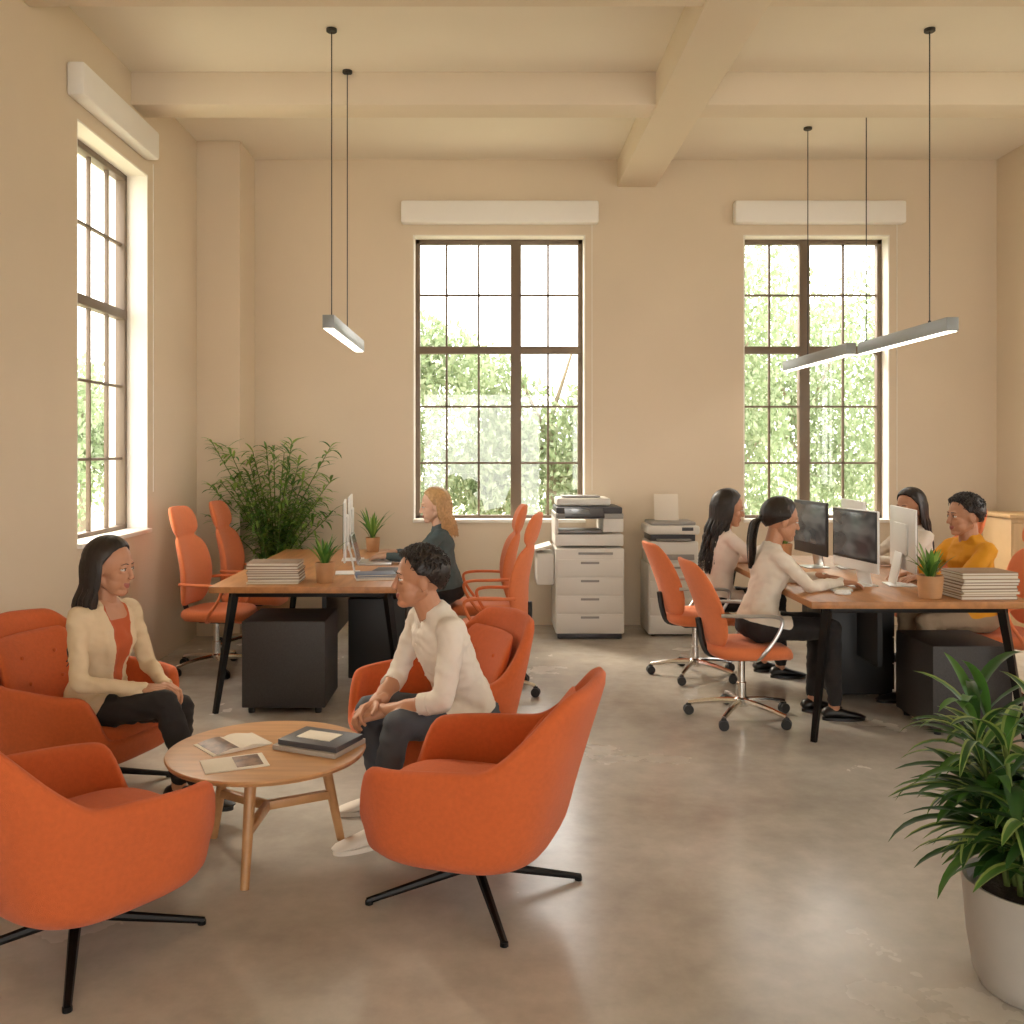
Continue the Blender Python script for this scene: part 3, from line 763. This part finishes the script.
    if style=='short':
        for k in range(620):
            a=rnd.uniform(-3.14,3.14); t=abs(math.degrees(a)); hl=hairline(t,style); e=R(rnd.uniform(hl+7,90)); b_=1 if e>R(22) else .45
            p=skull(a,e,.006); q=skull(a+rnd.uniform(-.12,.12),e-R(6),(.019+rnd.uniform(0,.007))*(.45+.55*b_)); s_=skull(a+rnd.uniform(-.16,.16),e-R(14)*b_,.012 if b_==1 else .008)
            lock([p,q,s_],.0055 if b_==1 else .0035)
    o=finish('hair',bm,hairm,parent,ang=80); o.matrix_local=Mx
def shoe(parent,name,ankle,yaw,mat,sole):
    bm=bmesh.new(); c,s=math.cos(yaw),math.sin(yaw)
    secs=[(-.075,.022,.02,.05),(-.06,.034,.0,.075),(-.02,.037,.0,.085),(.03,.038,.0,.075),(.08,.043,.0,.058),(.13,.046,.0,.045),(.165,.040,.0,.036),(.19,.022,.004,.024)]
    rings=[]
    for x,w,zb,zt in secs:
        rg=[]
        for j in range(16):
            a=2*math.pi*j/16; cy,cz=math.cos(a),math.sin(a)
            y=w*cy; z=(zb+.012+zt)/2+(zt-zb-.012)/2*cz
            rg.append(Vector((ankle[0]+x*c-y*s,ankle[1]+x*s+y*c,ankle[2]-.085+z)))
        rings.append(rg)
    add_rings(bm,rings)
    for f in bm.faces: f.material_index=0
    rings=[]
    for dz in(0,.018):
        rg=[]
        for j in range(28):
            a=2*math.pi*j/28; x=.058+.132*math.cos(a); w=.046*(1-.12*math.cos(a+math.pi)); y=w*math.sin(a)
            rg.append(Vector((ankle[0]+x*c-y*s,ankle[1]+x*s+y*c,ankle[2]-.085+dz)))
        rings.append(rg)
    add_rings(bm,rings,mi=1)
    finish(name,bm,[mat,sole],parent,ang=60)
def dist_seg(p,a,b):
    ab=b-a; t=max(0,min(1,(p-a).dot(ab)/ab.dot(ab))); return (p-(a+ab*t)).length,t
def person(name,loc,yaw,hz,lean,arms,legs,head,top,bottom,shoeM,skin,hairm,style,female=True,inner=None,sleeve=1.0,solem=None,curl=28,sc=1.0,collar=False):
    e=root(name,loc,R(yaw)); e.scale=(sc,)*3
    s=Vector((math.sin(R(lean)),0,math.cos(R(lean)))); f=Vector((math.cos(R(lean)),0,-math.sin(R(lean)))); Y=Vector((0,1,0))
    H=Vector((0,0,hz)); N=H+s*.50
    bm=bmesh.new()
    if female: rows=[(-.085,.10,.08,-.0),(-.06,.15,.115,0),(0,.172,.128,0),(.09,.155,.112,0),(.18,.132,.095,.005),(.26,.142,.102,.012),(.33,.155,.120,.018),(.40,.155,.10,.006),(.455,.145,.075,-.004),(.49,.095,.058,-.008),(.515,.06,.052,-.01)]
    else: rows=[(-.085,.10,.08,0),(-.06,.15,.115,0),(0,.168,.125,0),(.09,.158,.115,0),(.18,.155,.108,.004),(.28,.17,.115,.008),(.37,.182,.118,.006),(.43,.18,.098,0),(.475,.155,.075,-.006),(.505,.10,.062,-.01),(.53,.065,.058,-.01)]
    rings=[]
    for t,wy,wx,o in rows:
        c=H+s*t+f*o; rings.append([c+Y*wy*math.sin(a)+f*wx*math.cos(a) for a in [2*math.pi*q/28 for q in range(28)]])
    add_rings(bm,rings)
    def front(t,y):
        for (t0,w0,x0,o0),(t1,w1,x1,o1) in zip(rows,rows[1:]):
            if t0<=t<=t1:
                k=(t-t0)/(t1-t0); w_=w0+(w1-w0)*k; x_=x0+(x1-x0)*k; o_=o0+(o1-o0)*k
                return H+s*t+Y*y+f*(o_+x_*math.sqrt(max(0,1-(y/w_)**2)))
        return H+s*t
    if inner:
        for sg in(-1,1):
            add_tube(bm,[front(-.02,.03*sg),front(.10,.026*sg),front(.2,.03*sg),front(.3,.048*sg),front(.4,.062*sg),front(.46,.07*sg),N+Y*.065*sg-f*.03+s*.015],.017,8,4)
            add_tube(bm,[front(.24,.05*sg),front(.32,.075*sg),front(.40,.085*sg),front(.45,.085*sg)],.014,8,4)
    if collar:
        pts=[N+f*(.062*math.cos(a)-.008)+Y*.064*math.sin(a)+s*(.012-.030*max(0,math.cos(a))) for a in [R(12+336*q/16) for q in range(17)]]
        add_tube(bm,pts,.011,8,1)
        for sg in(-1,1): add_tube(bm,[N+f*.052+Y*.012*sg-s*.02,front(.46,.045*sg),front(.43,.05*sg)],(.012,.006),8,2)
        add_tube(bm,[front(.44,0),front(.3,0),front(.15,0),front(.02,0)],.007,8,3)
    sw=.158 if female else .182
    bones=[]
    arw=.046 if female else .054
    for i,sg in enumerate((1,-1)):
        el,wr=Vector(arms[i][0]),Vector(arms[i][1]); sh=N-s*.062+Y*sw*sg
        add_cap(bm,sh,arw+.004,el,arw*.86); add_ell(bm,sh-Y*sg*.02,(arw*1.2,arw*1.2,arw*1.1))
        if sleeve>=1: add_cap(bm,el,arw*.86,wr,arw*.62)
        else:
            add_cap(bm,el,arw*.76,wr,arw*.5); add_cap(bm,el,arw*.9,el.lerp(wr,sleeve),arw*.85)
        bones+=[(sh,el,arw,'ua'),(el,wr,arw*.8,'fa')]
        kn,an=Vector(legs[i][0]),Vector(legs[i][1]); hp=H+Y*.085*sg+Vector((.0,0,-.015))
        add_cap(bm,hp,.088,kn,.062); add_cap(bm,kn,.060,kn.lerp(an,.35),.058); add_cap(bm,kn.lerp(an,.35),.058,an+Vector((0,0,.03)),.042)
        bones+=[(hp,kn,.078,'th'),(kn,an,.055,'ca')]
    def mf(c,n):
        best=None;bd=1e9;bt=0
        for a,b,r,tag in bones:
            d,t=dist_seg(c,a,b); d=d/r
            if d<bd: bd=d;best=tag;bt=t
        tt=(c-H).dot(s); fx=(c-H).dot(f)
        if best in('ua','fa') and bd<1.35:
            if best=='fa' and bt>sleeve: return 2
            return 0
        if best=='ca': return 1
        if best=='th' and (tt<.02 or fx>.16): return 1
        if tt<.0: return 1 if not inner else (0 if tt>-.05 else 1)
        if inner and tt>.425 and fx>.0 and abs(c.y)<.055: return 2
        if inner and fx>.05 and abs(c.y)<.02+.04*max(0,(tt-.12)/.3) : return 3
        return 0
    if collar:
        cb=bmesh.new(); fr=f; m_=10
        def ringpt(a,r,h): return N+fr*(r*math.cos(a)-.008)+Y*(r+.004)*math.sin(a)+s*h
        for sg in(-1,1):
            A=[R(sg*(8+172*q/m_)) for q in range(m_+1)]
            lo=[];hi=[]
            for q,a in enumerate(A):
                t=1-q/m_
                hi.append(ringpt(a,.066,.020-.030*max(0,math.cos(a))))
                lo.append(ringpt(a,.080+.016*t,-.012-.030*max(0,math.cos(a))-.030*t*t))
            V=[cb.verts.new(p) for p in hi]; W_=[cb.verts.new(p) for p in lo]; I_=[cb.verts.new(p-(p-N).normalized()*.010+s*-.02) for p in hi]
            for q in range(m_):
                cb.faces.new((V[q],V[q+1],W_[q+1],W_[q])); cb.faces.new((I_[q],I_[q+1],V[q+1],V[q]))
        co_=finish('shirt_collar',cb,top,e,ang=180); sm=co_.modifiers.new('s','SOLIDIFY'); sm.thickness=.003; sm.offset=0
        cb=bmesh.new()
        for q in range(6): add_ell(cb,front(.40-.072*q,0)+f*.010,(.004,.0055,.0055),seg=10)
        finish('shirt_buttons',cb,paperM,e)
        for i in(0,1):
            el,wr=Vector(arms[i][0]),Vector(arms[i][1]); d_=(wr-el); cb=bmesh.new(); add_tube(cb,[el+d_*(sleeve-.13),el+d_*(sleeve+.03)],.054*.90,20,1); finish('cuff',cb,top,e,ang=60)
    remesh('body',bm,.010,3,e,[top,bottom,skin,inner or top],mf,.009,13.)
    for i,sg in enumerate((1,-1)):
        el,wr=Vector(arms[i][0]),Vector(arms[i][1]); hd=arms[i][2] if len(arms[i])>2 else (wr-el); hu=arms[i][3] if len(arms[i])>3 else (0,0,1)
        make_hand('hand_left' if sg>0 else 'hand_right',wr+(wr-el).normalized()*.012,hd,hu,-sg,arms[i][4] if len(arms[i])>4 else curl,skin,e,1.0 if female else 1.08)
        an=Vector(legs[i][1])
        bm=bmesh.new(); add_cap(bm,an+Vector((0,0,.06)),.034,an+Vector((.0,0,-.03)),.033); finish('ankle',bm,skin if female else (solem or skin),e)
        shoe(e,'shoe_left' if sg>0 else 'shoe_right',an,legs[i][2] if len(legs[i])>2 else 0,shoeM,solem or shoeM)
    C=N+s*.02+Vector((head[3] if len(head)>3 else .03,0,.128))
    make_head(e,C,head[0],head[1],skin,hairm,style,N-s*.03,1.10,female,head[2])
    return e
cream=cloth('blazer_cream',(222,200,166)); rust=cloth('top_rust',(190,92,52)); blk=cloth('trousers_black',(36,33,34)); shirtW=cloth('shirt_white',(232,224,212))
jean=cloth('trousers_slate',(76,80,88)); teal=cloth('blouse_teal_grey',(78,92,94)); blouse=cloth('blouse_white',(228,218,204)); blush=cloth('blouse_blush',(230,216,206))
yel=cloth('sweater_mustard',(218,150,30)); chino=cloth('chinos_beige',(160,138,112)); snk=M('sneaker_white',S(224,214,200),.6); blks=M('shoe_black',S(26,24,24),.35)
person('seated_woman_blazer',(-1.87,4.50,0),-22,.43,7,
  [((.12,.215,.59),(.34,.085,.54),(1,-.55,-.12),(0.1,.3,1),35),((.12,-.215,.59),(.34,-.06,.555),(1,.45,-.1),(.1,-.3,1),35)],
  [((.42,.085,.44),(.40,.10,.085),0),((.45,-.055,.50),(.60,-.03,.15),.05)],(12,4,0),cream,blk,blks,skinB,hairD,'long',True,inner=rust,sc=1.02)
person('seated_man_shirt',(-.09,4.40,0),207,.43,23,
  [((.25,.25,.56),(.43,.06,.50),(1,-.5,-.25),(.2,.6,1),38),((.25,-.25,.56),(.43,-.05,.51),(1,.4,-.22),(.2,-.6,1),38)],
  [((.42,.17,.46),(.52,.20,.085),.1),((.44,-.12,.46),(.38,-.15,.085),-.1)],(-14,-2,0,.05),shirtW,jean,snk,skinB,hairD,'short',False,sleeve=.35,solem=snk,sc=1.03,collar=True)
def deskarms(w=.46,y=.12,z=.845): return [((.25,.215,.83),(w,y,z),(1,-.15,-.12),(0,0,1),22),((.25,-.215,.83),(w,-y,z),(1,.15,-.12),(0,0,1),22)]
def desklegs(k=.43,a=.40,y=.1): return [((k,y,.56),(a,y,.085),.05),((k,-y,.56),(a+.05,-y,.085),-.05)]
person('seated_woman_blouse',(1.65,5.88,0),4,.575,12,deskarms(.48),desklegs(),(-2,8,0,.05),blouse,blk,blks,skinB,hairD,'pony',True)
person('seated_woman_blush_blouse',(1.65,6.95,0),6,.575,8,deskarms(.44),desklegs(),(-8,8,0),blush,blk,blks,skinB,hairD,'long',True)
person('seated_woman_blonde',(-.32,7.33,0),182,.575,9,deskarms(.46),desklegs(),(6,6,0),teal,blk,blks,skinF,hairBl,'bob',True)
person('seated_man_sweater',(3.18,6.2,0),188,.575,7,deskarms(.42,.1),desklegs(),(-4,2,0),yel,chino,blks,skinB,hairD,'short',False)
person('seated_woman_white_top',(3.24,7.15,0),188,.575,6,deskarms(.42),desklegs(),(16,8,0),blouse,blk,blks,skinB,hairD,'long',True)
# ---------------------------------------------------------------- light
w=bpy.data.worlds.new('world'); scene.world=w; w.use_nodes=True
bg=w.node_tree.nodes['Background']; bg.inputs[0].default_value=(1.0,.96,.90,1); bg.inputs[1].default_value=6.5
sun=bpy.data.lights.new('sun','SUN'); so=bpy.data.objects.new('sun',sun); scene.collection.objects.link(so)
sun.energy=8; sun.angle=R(20); sun.color=(1,.87,.68)
so.rotation_euler=Vector((.50,-.62,-.62)).to_track_quat('-Z','Y').to_euler()
